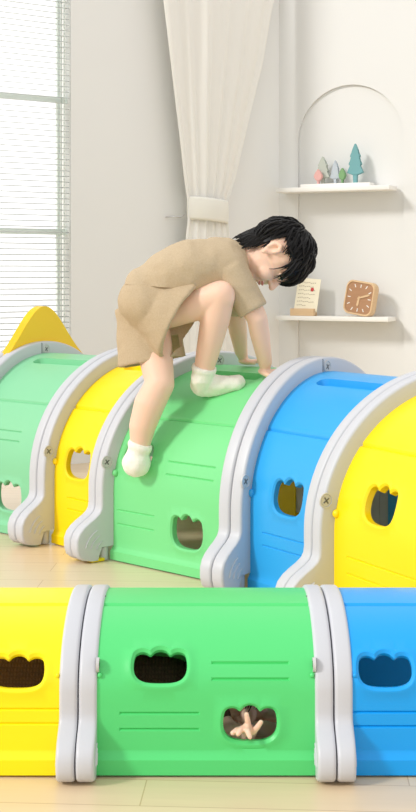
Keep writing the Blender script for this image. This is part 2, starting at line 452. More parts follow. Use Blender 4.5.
def arch(sp, fr, label, group, sides=(0, 1), bolt_dir=1, crest=False, pad=False):
    root = empty('tunnel_arch', (fr[0], fr[1], 0), label, 'arch rail', group)
    W, H, z0, w, k = sp.W, sp.H, sp.z0, sp.w, sp.fs
    O = [(.040, .006), (.064, .011), (.080, .024), (.087, .046), (.087, .072), (.079, .092), (.064, .108), (.044, .122), (.024, .134), (.009, .146), (.002, .158), (0, .172)]
    I = [(-.012, .006), (-.006, .026), (.002, .044)]
    st = []
    for j, (o, z) in enumerate(O):
        i = (-W + I[j][0] * k, I[j][1] * k) if j < 3 else (-W + .056, max(z, .046) * k)
        st.append(((-W - o * k, z * k), i))
    n = 44
    for z in np.linspace(.172 * k, max(z0, .18 * k), 4)[1:-1]: st.append(((-W, z), (-W + .056, z)))
    for t in np.linspace(0, PI / 2, n):
        st.append(((-W * math.cos(t), z0 + (H - z0) * math.sin(t)), (-(W - .056) * math.cos(t), z0 + (H - .056 - z0) * math.sin(t))))
    st = st + [((-o[0], o[1]), (-i[0], i[1])) for o, i in st[:-1][::-1]]
    for x0, x1 in ((-w, -w / 2 - .001), (-w / 2 + .001, 0)):
        hw = (x1 - x0) / 2; cx = (x0 + x1) / 2; mb = MB(); rings = []
        r = hw * .42
        sec = [(-hw, 0), (-hw, .25), (-hw, .5)]
        for q in range(6): a = PI - PI / 2 * q / 5; sec.append((-hw + r + r * math.cos(a), ('o', r - r * math.sin(a))))
        for q in range(6): a = PI / 2 - PI / 2 * q / 5; sec.append((hw - r + r * math.cos(a), ('o', r - r * math.sin(a))))
        sec += [(hw, .5), (hw, .25), (hw, 0)]
        for o, i in st:
            o = np.array(o); i = np.array(i); D = o - i; l = np.linalg.norm(D); ring = []
            for x, t in sec:
                p = o - D / l * t[1] if isinstance(t, tuple) else i + D * t
                ring.append(mb.bm.verts.new(rp(fr, cx + x, np.array(p[0]), np.array(p[1]))))
            rings.append(ring)
        m_ = len(sec)
        for a, b in zip(rings, rings[1:]):
            for q in range(m_): mb.bm.faces.new((a[q], a[(q + 1) % m_], b[(q + 1) % m_], b[q]))
        mb.bm.faces.new(rings[0][::-1]); mb.bm.faces.new(rings[-1])
        # moulded arcs on the foot cheek
        for sd in ((1,) if x1 == 0 else (-1,)):
            xx = .0005 if sd == 1 else -w - .0005
            for rr in (.030, .046, .062):
                pts = [rp(fr, xx, np.array(-W + .020 * k - rr * 1.25 * k * math.cos(a)), np.array((.030 + rr * 1.2 * math.sin(a)) * k)) for a in np.linspace(.25, 1.1, 8)]
                mb.tube([Vector(p) for p in pts], .0028 * k, 6)
        mb.build('arch_rail', M['grey'], root, smooth=40)
    # supporting peg on both sides
    for sgn in (-1, 1):
        mb = MB(); yy = sgn * (W - .020 * k)
        mb.tube([Vector(rp(fr, (-.022 * k if bolt_dir > 0 else -w + .022 * k), np.array(yy), np.array(z))) for z in (.001, .004, .05 * k)], [.013 * k, .016 * k, .016 * k], 16)
        mb.build('foot_peg', M['grey'], root)
    # bolts on the visible face
    nrm = Vector(rp(fr, 1., np.array(0.), np.array(0.)) - rp(fr, 0., np.array(0.), np.array(0.))) * bolt_dir
    x = 0 if bolt_dir > 0 else -w
    for (y, z) in ((sp.bolt[0], sp.bolt[1]), (0, H - .029), (-sp.bolt[0], sp.bolt[1])):
        c = Vector(rp(fr, x, np.array(y), np.array(z))); R = nrm.to_track_quat('Z', 'Y').to_matrix(); mb = MB()
        k2 = k * 1.3
        prof = [(0.0001, .0022), (.0105, .0022), (.0112, .0012), (.0118, .0012), (.0125, .0032), (.0148, .0032), (.0156, -.002)]
        ring = []
        for rr, hh in prof: ring.append([mb.bm.verts.new(c + R @ Vector((rr * k2 * math.cos(a), rr * k2 * math.sin(a), hh))) for a in np.linspace(0, 2 * PI, 20, endpoint=False)])
        for a, b in zip(ring, ring[1:]):
            for q in range(20): mb.bm.faces.new((a[q], a[(q + 1) % 20], b[(q + 1) % 20], b[q]))
        bo = mb.build('bolt', M['bolt'], root, smooth=30)
        mb = MB()
        for an in (.6, .6 + PI / 2): mb.box(c + nrm * .0024, (.015 * k2, .0028 * k2, .0016), R @ Matrix.Rotation(an, 3, 'Z'))
        tag(mb.build('bolt_slot', M['slot'], bo), 'dark cross slot')
    # joint line beside the top bolt
    mb = MB(); a = Vector(rp(fr, x, np.array(-.024), np.array(H - .029))); Rz = Matrix.Rotation(-fr[2], 3, 'Z')
    mb.box(a, (.002, .003, .048), Rz); mb.build('joint_line', M['slot'], root)
    if pad:
        mb = MB(); mb.box(Vector(rp(fr, -.028, np.array(-W - .01), np.array(.006))), (.05, .05, .01), Rz, .003)
        tag(mb.build('foot_pad', M['yellow'], root), 'yellow pad')
    if crest:
        Y = np.linspace(-.31, .31, 61)
        top = .135 * (.5 + .5 * np.cos(PI * Y / .31)) ** 1.7
        base = z0 + (H - z0) * np.sqrt(1 - (Y / W) ** 2) - .02
        lo = [(y, z) for y, z in zip(Y, base)]; hi = [(y, z + .028 + q) for y, z, q in zip(Y, base * 0 + z0 + (H - z0) * np.sqrt(1 - (Y / W) ** 2) - .022, top)]
        loop = lo + hi[::-1]
        mb = MB()
        mb.prism([Vector(rp(fr, -.056, np.array(y + .02), np.array(z - .012))) for y, z in loop], nrm * .034)
        bmesh.ops.bevel(mb.bm, geom=[e for e in mb.bm.edges if len(e.link_faces) == 2 and any(len(f.verts) > 4 for f in e.link_faces)], offset=.006, segments=2, affect='EDGES')
        tag(mb.build('crest', M['crest'], root, smooth=50), 'yellow peaked crest')
    return root

# ---- the main tunnel
BIG = Spec(.4476, .62, .2125, .0802, 1.0, .043, .455, (-.429, .3004))
RF = {1: (-.5998, 4.8123, .5562), 2: (-.2122, 4.4809, .7759), 3: (.036, 4.196, .9261), 4: (.3589, 3.9175, .6416), 5: (.676, 3.4774, 1.0823)}
END = (.676 + .62 * math.cos(1.0823), 3.4774 - .62 * math.sin(1.0823), 1.0823)
GS, GA = 'sections of the long play tunnel', 'arch rails of the long play tunnel'
SL = (.15, .80, .69, .028)
section(BIG, RF[1], RF[2], M['teal'], 'mint green tunnel section at the far left end, under the yellow crest', [(.565, .13)], [(.08, .66, .345), (.08, .66, .312)], SL, GS)
section(BIG, RF[2], RF[3], M['yellow'], 'narrow yellow tunnel section between the mint and green sections', [(.49, .275)], [(.3, .8, .158), (.3, .8, .122)], SL, GS)
section(BIG, RF[3], RF[4], M['green'], 'wide green tunnel section the child in tan is climbing on', [(.178, .325), (.665, .128)],
        [(.47, .87, .322), (.47, .87, .284), (.04, .37, .155), (.04, .37, .113)], SL, GS)
section(BIG, RF[4], RF[5], M['blue'], 'blue tunnel section of the long tunnel, beside the yellow right end', [(.55, .278)], [(.2, .85, .165), (.2, .85, .13)], SL, GS)
section(BIG, RF[5], END, M['yellow'], 'yellow tunnel section at the right end, nearest of the long tunnel', [(.325, .318)], [(.11, .62, .167), (.11, .62, .125)], SL, GS)
arch(BIG, RF[1], 'grey arch rail at far left topped by a yellow peaked crest', GA, crest=True)
arch(BIG, RF[2], 'grey double arch rail between the mint and narrow yellow sections', GA)
arch(BIG, RF[3], 'grey double arch rail between the narrow yellow and wide green sections', GA, pad=True)
arch(BIG, RF[4], 'grey double arch rail between the climbed green section and the blue section', GA)
arch(BIG, RF[5], 'grey double arch rail between the blue section and the right end yellow section', GA)

# ---- the low tunnel in the foreground
NC = 2.262
SM = Spec(.215, .272, .145, .066, .64, .006, .345, (-.200, .19))
DC = NC + SM.W - .006
NF = {0: (-.56, DC, 0.), 1: (-.193, DC, 0.), 2: (.252, DC, 0.), 3: (.66, DC, 0.)}
GS2, GA2 = 'sections of the low front tunnel', 'arch rails of the low front tunnel'
def un(k, x): return (x - 208) / 574 - NF[k][0]
def fr_(k, x):
    L = NF[k + 1][0] - SM.w - NF[k][0]; return un(k, x) / L
section(SM, NF[0], NF[1], M['yellow2'], 'bright yellow section at left of the low front tunnel', [(fr_(0, 17), .183)], [(fr_(0, -30), fr_(0, 60), .115), (fr_(0, -30), fr_(0, 60), .09)], None, GS2, hw=.047, tall=1., thick=.008)
section(SM, NF[1], NF[2], M['green2'], 'deep green middle section of the low front tunnel, hand in its window', [(fr_(1, 160), .192), (fr_(1, 250), .092)],
        [(fr_(1, 213), fr_(1, 288), .195), (fr_(1, 213), fr_(1, 288), .167), (fr_(1, 121), fr_(1, 198), .108), (fr_(1, 121), fr_(1, 198), .08)], None, GS2, hw=.047, tall=1., thick=.008)
section(SM, NF[2], NF[3], M['blue2'], 'sky blue section at right of the low front tunnel', [(fr_(2, 386), .185)], [(fr_(2, 353), fr_(2, 440), .11), (fr_(2, 353), fr_(2, 440), .085)], None, GS2, hw=.047, tall=1., thick=.008)
arch(SM, NF[1], 'pale grey double arch rail left of the deep green low section', GA2)
arch(SM, NF[2], 'pale grey double arch rail right of the deep green low section', GA2, bolt_dir=-1)

# ------------------------------------------------------------------ the room
CX, CD = .36, 6.6                                     # room corner
def LW(px, z=0., off=0.):                             # on the left wall, off metres into the room
    t = (px - 208) / FPX; D = (CD - .687 * CX) / (1 - .687 * t); n = Vector((.687, -1, 0)).normalized()
    return Vector((t * D, D, z)) + n * off
def RW(px, z=0., off=0.):
    t = (px - 208) / FPX; D = (CD + .468 * CX) / (1 + .468 * t); n = Vector((-.468, -1, 0)).normalized()
    return Vector((t * D, D, z)) + n * off
def zy(p, y): return HC - (y - YH) / FPX * p.y        # height that shows at row y at a place
lx = Vector((1, .687, 0)).normalized(); ln = Vector((.687, -1, 0)).normalized()
rx = Vector((1, -.468, 0)).normalized(); rn = Vector((-.468, -1, 0)).normalized()
def frame3(x, n): return Matrix((x, -n, Vector((0, 0, 1)))).transposed()
RL, RR = frame3(lx, ln), frame3(rx, rn)
UP = Vector((0, 0, 1))

mb = MB(); mb.box((0, 4.0, -.05), (9, 9, .1)); o = mb.build('floor', M['floor'], None, (0, 4, 0), None); tag(o, kind='structure')
TOPZ = 2.7
# left wall: solid from the window's right jamb to the corner, plus the lintel over the window
mb = MB(); a = LW(71); b = Vector((CX, CD, 0)); c = (a + b) / 2
mb.box(c - ln * .06 + UP * TOPZ / 2, ((b - a).length, .12, TOPZ), RL)
far = a - lx * 1.5
mb.box((a + far) / 2 - ln * .06 + UP * (TOPZ - .1), (1.5, .12, .2), RL)
mb.box((a + far) / 2 - ln * .06 + UP * .02, (1.5, .12, .04), RL)
mb.box(far - lx * .6 - ln * .06 + UP * TOPZ / 2, (1.2, .12, TOPZ), RL)
o = mb.build('wall_left', M['wall'], None, tuple(a), None); tag(o, kind='structure')
# right wall with an arched niche
r0 = Vector((CX, CD, 0)); La = 1.75; RD = .012
def rw_l(px): return (RW(px) - r0).length
nl, nr_ = rw_l(298), rw_l(403.5); ncx, nrad = (nl + nr_) / 2, (nr_ - nl) / 2; spring = zy(RW(350), 140)
nl_loop = [(nl, .1)] + [(nl, z) for z in np.linspace(.3, spring, 6)[:-1]] + [(ncx - nrad * math.cos(t), spring + nrad * 1.0 * math.sin(t)) for t in np.linspace(0, PI, 30)] + [(nr_, z) for z in np.linspace(spring, .3, 6)[1:]] + [(nr_, .1)]
nl_loop = np.array(nl_loop)
V, Fc = cdt_panel(0, La, 0, TOPZ, .2, [nl_loop], [], [])
to3 = lambda V, off: np.array([r0 + rx * x + UP * y + rn * off for x, y in V])
w = shell('wall_right', V, Fc, to3(V, 0), to3(V, -RD), M['wall2'], None, 25); tag(w, kind='structure')
mb = MB(); mb.box(r0 + rx * La / 2 - rn * (RD + .031) + UP * TOPZ / 2, (La, .06, TOPZ), RR); o = mb.build('wall_back', M['wall2'], None, tuple(r0), None); tag(o, kind='structure')

# window: frame, mullions, glass
wf = empty('window_1', tuple(LW(0)), None, None); wf['kind'] = 'structure'
mb = MB()
for yy in (96, 231):
    z = zy(LW(30), yy); mb.box(LW(71, z, -.05) - lx * .75, (1.5, .03, .026), RL)
mb.box(LW(63.2, TOPZ / 2, -.05), (.016, .02, TOPZ), RL); mb.box(LW(-60, TOPZ / 2, -.05), (.04, .03, TOPZ), RL)
o = mb.build('window_frame', M['frame'], wf); o['kind'] = 'structure'
mb = MB(); mb.box(LW(71, TOPZ / 2, -.075) - lx * .75, (1.5, .004, TOPZ - .2), RL); o = mb.build('window_pane', M['glass'], wf); o['kind'] = 'structure'
# venetian blind hanging in the window
bl = empty('window_blind', tuple(LW(20, 2.45, .0)), 'white venetian blind hanging across the window at left', 'window blind')
mb = MB(); a0 = LW(69.3, 0, -.008); ctr = a0 - lx * .72
pitch = .0255
for i in range(96):
    z = .06 + pitch * i
    R = RL @ Matrix.Rotation(math.radians(9), 3, 'X')
    vs = []
    for xx in (-.72, .72):
        for q in np.linspace(-1, 1, 5): vs.append(ctr + UP * z + R @ Vector((xx, q * .0110, .0022 * (1 - q * q))))
    mb.geo(vs, [(q, q + 1, 5 + q + 1, 5 + q) for q in range(4)])
o = link_mesh('slats', mb.mesh('slats', False), M['slat'], bl); sm = o.modifiers.new('t', 'SOLIDIFY'); sm.thickness = .0012
for xx in (63.6, -40):
    mb = MB()
    for oo in (-.013, .013):
        p = LW(xx, 0, -.008 + oo); mb.tube([p + UP * .05, p + UP * 2.5], .0022, 6)
    for i in range(95):
        p = LW(xx, .06 + pitch * i + .011, .0065); mb.box(p, (.006, .002, .007), RL)
    tag(mb.build('ladder_cord', M['cord'], bl), 'grey green ladder cord')
mb = MB(); mb.box(ctr + UP * 2.5, (1.45, .035, .04), RL, .004); mb.build('head_rail', M['white'], bl)
# curtain with tie-back
cu = empty('curtain', tuple(LW(198, 0, .08)), 'cream sheer curtain gathered by a tie-back, right of the window', 'curtain')
rows = [(-150, 120, 300), (0, 153, 262), (60, 160, 252), (110, 166, 240), (150, 171, 231), (185, 175, 223), (200, 177.5, 218), (210, 178.5, 217), (222, 178, 218), (240, 176, 220), (300, 173, 224), (420, 170, 230), (560, 168, 233)]
ys = [r[0] for r in rows]; N = 120; vs = []; fs = []; YY = np.concatenate([np.linspace(-150, 190, 34), np.linspace(196, 226, 8), np.linspace(235, 560, 24)])
for yy in YY:
    l = np.interp(yy, ys, [r[1] for r in rows]); r = np.interp(yy, ys, [r[2] for r in rows])
    base = LW(198, 0, .08)
    for i in range(N + 1):
        t = i / N; p = LW(l + (r - l) * t, 0, .08)
        wd = (r - l) / 110
        f = .5 * math.sin(t * 38 + .6 * math.sin(yy / 90)) + .32 * math.sin(t * 17 + 1.3 + yy / 160) + .15 * math.sin(t * 71)
        p = LW(l + (r - l) * t, 0, 0.08 + .016 * f * (.5 + .5 * wd) + .03 * math.sin(PI * t))
        p.z = max(zy(base, yy), .012); vs.append(p)
R_ = N + 1
for j in range(len(YY) - 1):
    for i in range(N): fs.append((j * R_ + i, j * R_ + i + 1, (j + 1) * R_ + i + 1, (j + 1) * R_ + i))
me = bpy.data.meshes.new('drape'); me.from_pydata(vs, [], fs); o = link_mesh('drape', me, M['curtain'], cu, smooth=180)
o.modifiers.new('t', 'SOLIDIFY').thickness = .002
mb = MB(); loopb = []
nb = 48; ring = []
base = LW(198, 0, .08); cc = LW(198, 0, .085)
for yy, ex in ((199, .0), (201, .004), (210, .005), (219, .004), (222, .0)):
    rg = []
    for a in np.linspace(0, 2 * PI, nb, endpoint=False):
        p = cc + lx * (.108 + ex) * math.cos(a) + ln * (.062 + ex) * math.sin(a); p.z = zy(base, yy + 1.5 * math.sin(a)*0 + 2 * math.cos(a)); rg.append(mb.bm.verts.new(p))
    ring.append(rg)
for a, b in zip(ring, ring[1:]):
    for q in range(nb): mb.bm.faces.new((a[q], a[(q + 1) % nb], b[(q + 1) % nb], b[q]))
o = mb.build('tieback', M['band'], cu, smooth=60); o.modifiers.new('t', 'SOLIDIFY').thickness = .004
hk = MB(); z = zy(LW(168), 217); p = LW(166, z, .0)
hk.tube([p, p + ln * .03, p + ln * .05 + lx * .01, p + ln * .055 + lx * .05, p + ln * .05 + lx * .07 + UP * .012], .004, 8)
tag(hk.build('curtain_hook', M['hook'], None, tuple(p)), 'small metal tie-back hook on the wall left of the curtain', 'hook')

# shelves
def shelf(x0, x1, yt, dep, th, label):
    zt = zy(RW(340, 0, dep), yt)
    a = RW(x0, 0, 0); b = RW(x1, 0, 0); c = (a + b) / 2; ln_ = (b - a).length
    mb = MB(); q0 = -RD
    mb.box(c + rn * (dep / 2) + UP * (zt - th / 2), (ln_, dep - .002, th), RR, .002)
    o = mb.build('wall_shelf', M['white'], None, tuple(c + UP * (zt - th)), 30)
    tag(o, label, 'shelf', 'white shelves across the niche'); return zt
SD = .13
z_up = shelf(285, 397, 186.5, SD, .022, 'white wall shelf carrying small painted trees, the upper one')
z_lo = shelf(285, 396, 316.5, SD, .022, 'white wall shelf carrying the wooden clock and card, the lower one')
def SH(px, z, off):
    p = RW(px, z, off); t = (px - 208) / FPX; return p + rx * ((t * p.y - p.x) / (rx.x - t * rx.y))
# plinth and trees
pz = z_up; TO = .055
mb = MB(); a = SH(303, 0, TO); b = SH(372, 0, TO); mb.box((a + b) / 2 + UP * (pz + .009), ((b - a).length, .075, .018), RR, .002)
tag(mb.build('plinth', M['white'], None, tuple((a + b) / 2 + UP * pz)), 'low white board under the small painted trees on upper shelf', 'board')
PZ = pz + .018
def tree(px, wd, ht, kind, m, label, off):
    base = SH(px, PZ, off); root = empty('tree_figurine', tuple(base), label, 'tree ornament', 'painted trees on the upper shelf')
    if kind == 'pine':
        L = [(-.10, 0), (-.12, .2), (-.5, .26), (-.46, .3), (-.28, .44), (-.40, .48), (-.37, .52), (-.22, .64), (-.31, .68), (-.27, .73), (-.14, .83), (-.16, .86), (-.05, .97), (0, 1)]
        trunk = L[:2]; cr = L[1:]
    else:
        L = [(-.08, 0), (-.1, .2), (-.34, .3), (-.5, .48), (-.45, .62), (-.28, .8), (-.1, .95), (0, 1)]; trunk = L[:2]; cr = L[1:]
    th = .022
    for nm, seq in (('crown', cr), ('trunk', trunk)):
        lo = [base + rx * x * wd + UP * y * ht for x, y in seq] + [base - rx * x * wd + UP * y * ht for x, y in seq[::-1] if abs(x) > 1e-6]
        mb = MB(); mb.prism([p - rn * th / 2 for p in lo], rn * th)
        bmesh.ops.bevel(mb.bm, geom=[e for e in mb.bm.edges if any(len(f.verts) > 4 for f in e.link_faces)], offset=.0025, segments=2, affect='EDGES')
        mb.build(nm, m, root, smooth=40)
s_ = 6.3 / FPX
tree(355.5, 17 * s_, 40 * s_, 'pine', M['tealw'], 'tall teal pine ornament, tallest of the trees on upper shelf', .055)
tree(323, 16 * s_, 28.5 * s_, 'pine', M['sage'], 'sage grey pine ornament behind the pink leaf tree', .04)
tree(335.5, 11 * s_, 24 * s_, 'pine', M['bluegrey'], 'pale blue grey pine ornament in the middle of the trees', .04)
tree(318.5, 9 * s_, 15 * s_, 'leaf', M['pinkw'], 'small pink leaf-shaped tree, leftmost of the ornaments', .078)
tree(342.5, 7.5 * s_, 15.5 * s_, 'leaf', M['greenw'], 'small green leaf-shaped tree left of the teal pine', .075)
# card in a wooden block
base = SH(303.5, z_lo, .08); ch = empty('card_stand', tuple(base), 'wooden block holding a cream printed card on lower shelf', 'card holder')
mb = MB(); mb.box(base + UP * .018, (26 * s_, .05, .036), RR, .003); mb.build('block', M['wood_l'], ch)
cd = MB(); Rt = RR @ Matrix.Rotation(math.radians(-9), 3, 'X') @ Matrix.Rotation(math.radians(5), 3, 'Y')
cc = base + UP * .104 + rx * .018 - rn * .008
cd.box(cc, (25 * s_, .002, .165), Rt); co = cd.build('card', M['paper'], ch)
mb = MB()
for k in range(7):
    zz = .06 - .019 * k
    n_ = (9, 8, 9, 9, 7, 9, 5)[k]
    for j in range(n_):
        mb.box(cc + Rt @ Vector((-.046 + j * .0100, -.0014, zz + .0015 * ((j * 7 + k * 3) % 3 - 1))), (.0068, .0008, .0035), Rt)
tag(mb.build('print', M['ink'], co), 'lines of small grey print')
mb = MB(); mb.ell(cc + Rt @ Vector((.022, -.0014, .028)), Rt, (.009, .0012, .010)); tag(mb.build('seal', M['red'], co), 'red seal mark')
# clock
base = SH(361, z_lo, .075); ck = empty('desk_clock', tuple(base), 'square wooden clock with rounded corners on lower shelf', 'clock')
hs = 17.2 * s_; Rc = RR @ Matrix.Rotation(math.radians(-14), 3, 'Z') @ Matrix.Rotation(math.radians(-5), 3, 'X') @ Matrix.Rotation(math.radians(8), 3, 'Y')
cc = base + UP * (hs * 1.065)
def rr3(h, r, y, n=8): return [cc + Rc @ Vector((p[0], y, p[1])) for p in rrect(0, 0, h, h, r, n)]
def loft(mb, loops, c0=True, c1=True):
    R2 = [[mb.bm.verts.new(p) for p in L] for L in loops]; n = len(R2[0])
    for a, b in zip(R2, R2[1:]):
        for q in range(n): mb.bm.faces.new((a[q], a[(q + 1) % n], b[(q + 1) % n], b[q]))
    if c0: mb.bm.faces.new(R2[0][::-1])
    if c1: mb.bm.faces.new(R2[-1])
mb = MB(); loft(mb, [rr3(hs * .95, hs * .38, .022), rr3(hs, hs * .42, .016), rr3(hs, hs * .42, -.016), rr3(hs * .97, hs * .4, -.021), rr3(hs * .9, hs * .36, -.021), rr3(hs * .885, hs * .35, -.015)])
mb.build('case', M['wood_l'], ck, smooth=40)
mb = MB(); loft(mb, [rr3(hs * .88, hs * .35, -.0140), rr3(hs * .88, hs * .35, -.0165)]); mb.build('dial', M['wood_d'], ck)
for k in range(12):
    a = k * PI / 6; q = max(abs(math.cos(a)), abs(math.sin(a))); rr = min(hs * .70 / q, hs * .78)
    mb = MB(); mb.box(cc + Rc @ Vector((rr * math.sin(a), -.0170, rr * math.cos(a))), (.0042, .0016, .016), Rc @ Matrix.Rotation(a, 3, 'Y'))
    tag(mb.build('hour_mark', M['white'], ck), 'white hour mark')
for nm, a, l, wd in (('minute_hand', math.radians(68), .066, .010), ('hour_hand', math.radians(186), .042, .012)):
    mb = MB(); d = Rc @ Vector((math.sin(a), 0, math.cos(a))); pr = Rc @ Vector((math.cos(a), 0, -math.sin(a))); f = Rc @ Vector((0, -1, 0))
    c0 = cc + f * (.019 if nm[0] == 'm' else .0175)
    mb.prism([c0 - d * .008 - pr * wd * .35, c0 - d * .008 + pr * wd * .35, c0 + d * l * .8 + pr * wd * .5, c0 + d * l + pr * 0, c0 + d * l * .8 - pr * wd * .5], f * .0014)
    tag(mb.build(nm, M['wood_l'], ck), 'pale wood clock hand')
# ------------------------------------------------------------------ people
def basis(f, u):
    f = Vector(f).normalized(); u = Vector(u); u = (u - f * u.dot(f)).normalized(); s = f.cross(u)
    return f, s, u
def hand(mb, c, f, n, size=1., flip=1, curl=.25, spread=.16):
    """palm centre c, fingers along f, back of the hand towards n"""
    f, s, n = basis(f, n); c = Vector(c); R = Matrix((f, s, n)).transposed()
    mb.ell(c, R, (.027 * size, .024 * size, .011 * size))
    for k, (o, ln_) in enumerate(((-.0165, .030), (-.0055, .036), (.0055, .034), (.0165, .027))):
        d = (f + s * o * spread * 60).normalized(); p0 = c + f * .014 * size + s * o * size
        p1 = p0 + d * (.018 + ln_ * .2) * size + n * .003 * size; d2 = (d - n * curl).normalized(); p2 = p1 + d2 * ln_ * .45 * size
        d3 = (d - n * curl * 2.2).normalized(); p3 = p2 + d3 * ln_ * .38 * size
        mb.chain([p0, p1, p2, p3], [.0068 * size, .0063 * size, .0058 * size, .005 * size])
    d = (f * .55 + s * flip * .85).normalized(); p0 = c - f * .010 * size + s * flip * .014 * size
    mb.chain([p0, p0 + d * .024 * size, p0 + d * .024 * size + (d + f * .5).normalized() * .019 * size], [.0095 * size, .0075 * size, .006 * size])

def head_shape(mb, C, F, U, k=1.):
    F, S, U = basis(F, U); R = Matrix((F, S, U)).transposed(); P = lambda f, s, u: C + (F * f + S * s + U * u) * k
    mb.ell(P(-.006, 0, .010), R, (.090 * k, .074 * k, .086 * k), 24, 16)
    mb.ell(P(.018, 0, -.045), R, (.060 * k, .058 * k, .062 * k), 20, 14)
    mb.ell(P(.046, 0, -.088), R, (.026 * k, .030 * k, .022 * k))
    for s in (-1, 1):
        mb.ell(P(.052, s * .034, -.048), R, (.028 * k, .024 * k, .028 * k))            # cheeks
        mb.ell(P(.066, s * .026, .014), R, (.016 * k, .026 * k, .010 * k))             # brow
        mb.ell(P(-.004, s * .070, -.022), R, (.016 * k, .006 * k, .028 * k))           # ear
        mb.chain([P(-.014, s * .077, -.03), P(-.019, s * .082, -.008), P(-.008, s * .084, .006), P(.006, s * .081, .0), P(.008, s * .078, -.014)], [.0062 * k] * 5)
        mb.ell(P(.0, s * .077, -.046), R, (.008 * k, .006 * k, .009 * k))
    mb.chain([P(.078, 0, .0), P(.088, 0, -.022), P(.097, 0, -.036)], [.008 * k, .009 * k, .0105 * k])
    for s in (-1, 1): mb.ell(P(.084, s * .011, -.038), R, (.010 * k, .008 * k, .007 * k))
    mb.ell(P(.074, 0, -.062), R, (.011 * k, .020 * k, .006 * k)); mb.ell(P(.071, 0, -.072), R, (.011 * k, .017 * k, .006 * k))
    return P, R, F, S, U

def face_parts(par, P, R, k=1.):
    for s in (-1, 1):
        mb = MB(); mb.ell(P(.0700, s * .030, -.006), R, (.0105 * k, .014 * k, .0075 * k)); mb.build('eyelid', M['skin'], par, smooth=180)
        mb = MB(); mb.tube([P(.0775, s * .014, -.006), P(.083, s * .024, -.0035), P(.082, s * .035, -.004), P(.074, s * .046, -.009)], [.0014 * k, .0030 * k, .0030 * k, .0014 * k], 8); mb.build('eyelash', M['hair'], par)
        mb = MB(); mb.tube([P(.083, s * .013, .016), P(.083, s * .026, .020), P(.075, s * .042, .017)], [.0022 * k, .0032 * k, .0016 * k], 8); mb.build('eyebrow', M['hair'], par)
    mb = MB(); mb.ell(P(.0765, 0, -.0625), R, (.0105 * k, .018 * k, .0048 * k)); mb.ell(P(.0735, 0, -.071), R, (.0105 * k, .015 * k, .005 * k))
    mb.build('lips', M['lips'], par, smooth=180)

def hair_mesh(C, F, S, U, R, k=1., n=1500, seed=3):
    r = np.random.default_rng(seed); mb = MB(); cen = C + (F * -.006 + U * .010) * k; rad = np.array((.090, .074, .086)) * k
    def line(f):
        if f > .55: return .44
        if f > .12: return -.06 + .95 * (f - .12)
        if f > -.22: return .10
        return -.85
    def hairy(d): return d[2] > line(d[0])
    # scalp layer
    nn, mm = 64, 40; idx = {}; vs = []; fs = []
    for i in range(mm + 1):
        for j in range(nn):
            th = PI * i / mm; ph = 2 * PI * j / nn; d = (math.sin(th) * math.cos(ph), math.sin(th) * math.sin(ph), math.cos(th))
            if hairy(d): idx[i, j] = len(vs); w = 1.065 + .03 * math.sin(9 * ph + 4 * th) * math.sin(th); vs.append(cen + R @ Vector(tuple(rad * np.array(d) * w)))
    for i in range(mm):
        for j in range(nn):
            q = [(i, j), (i + 1, j), (i + 1, (j + 1) % nn), (i, (j + 1) % nn)]
            if all(x in idx for x in q): fs.append([idx[x] for x in q])
    mb.geo(vs, fs)
    whorl = np.array((-.50, .12, .86)); whorl /= np.linalg.norm(whorl); cnt = 0
    while cnt < n:
        d = r.normal(size=3); d /= np.linalg.norm(d)
        if not hairy(d): continue
        cnt += 1
        t = d - whorl; t = t - d * t.dot(d); t /= np.linalg.norm(t) + 1e-6
        t = t + .30 * r.normal(size=3) + .30 * np.cross(d, whorl); t = t - d * t.dot(d); t /= np.linalg.norm(t) + 1e-6
        L = (.050 + .035 * r.random()) * k * (.55 if (-.35 < d[0] < .2 and d[2] < .5) else 1); pts = []; rs = []; lift = .003 + .013 * r.random() ** 3; cur = d.copy(); bend = .5 * r.normal(); bad = False
        for q in range(6):
            a = q / 5; p = rad * cur * 1.04; p = p + cur * (lift * math.sin(PI * (.15 + .75 * a)) + .003) * k
            pts.append(cen + R @ Vector(tuple(p))); rs.append(max(.0040 * (1 - a) ** .7, .0005) * k * (.7 + .6 * r.random() if q == 0 else 1))
            bad |= -.22 < cur[0] < .5 and cur[2] < line(cur[0]) - .07
            t = t + .12 * bend * np.cross(cur, t); t = t - cur * t.dot(cur); t /= np.linalg.norm(t) + 1e-6
            cur = cur + t * (L / 5 / rad.mean()); cur /= np.linalg.norm(cur)
        if bad: continue
        mb.tube(pts, rs, 5)
    # longer hair down the nape
    P = lambda f, s, u: C + (F * f + S * s + U * u) * k
    mb.ell(P(-.050, 0, -.052), R, (.036 * k, .044 * k, .048 * k), 20, 14)
    for q in range(260):
        a = r.uniform(-1.25, 1.25); u0 = r.uniform(-.075, .0); fr0, sr0 = .092 + .004 * r.random(), .064
        w = lambda u: 1 - .28 * min(max((-u - .03) / .1, 0), 1)
        pts = []; dl = r.uniform(.035, .06); da = .18 * r.normal()
        for z in range(5):
            b = z / 4; u = u0 - dl * b; an = a + da * b; lf = 1.0 + .06 * r.random() * b
            pts.append(P(-.004 - fr0 * w(u) * math.cos(an) * lf * .97, sr0 * w(u) * math.sin(an) * lf, u))
        mb.tube(pts, [.0040 * k, .0042 * k, .0036 * k, .0024 * k, .0006 * k], 5)
    return mb

SKIN_MODS = [('REMESH', dict(mode='VOXEL', voxel_size=.0032, use_smooth_shade=True)), ('SMOOTH', dict(factor=.5, iterations=7))]
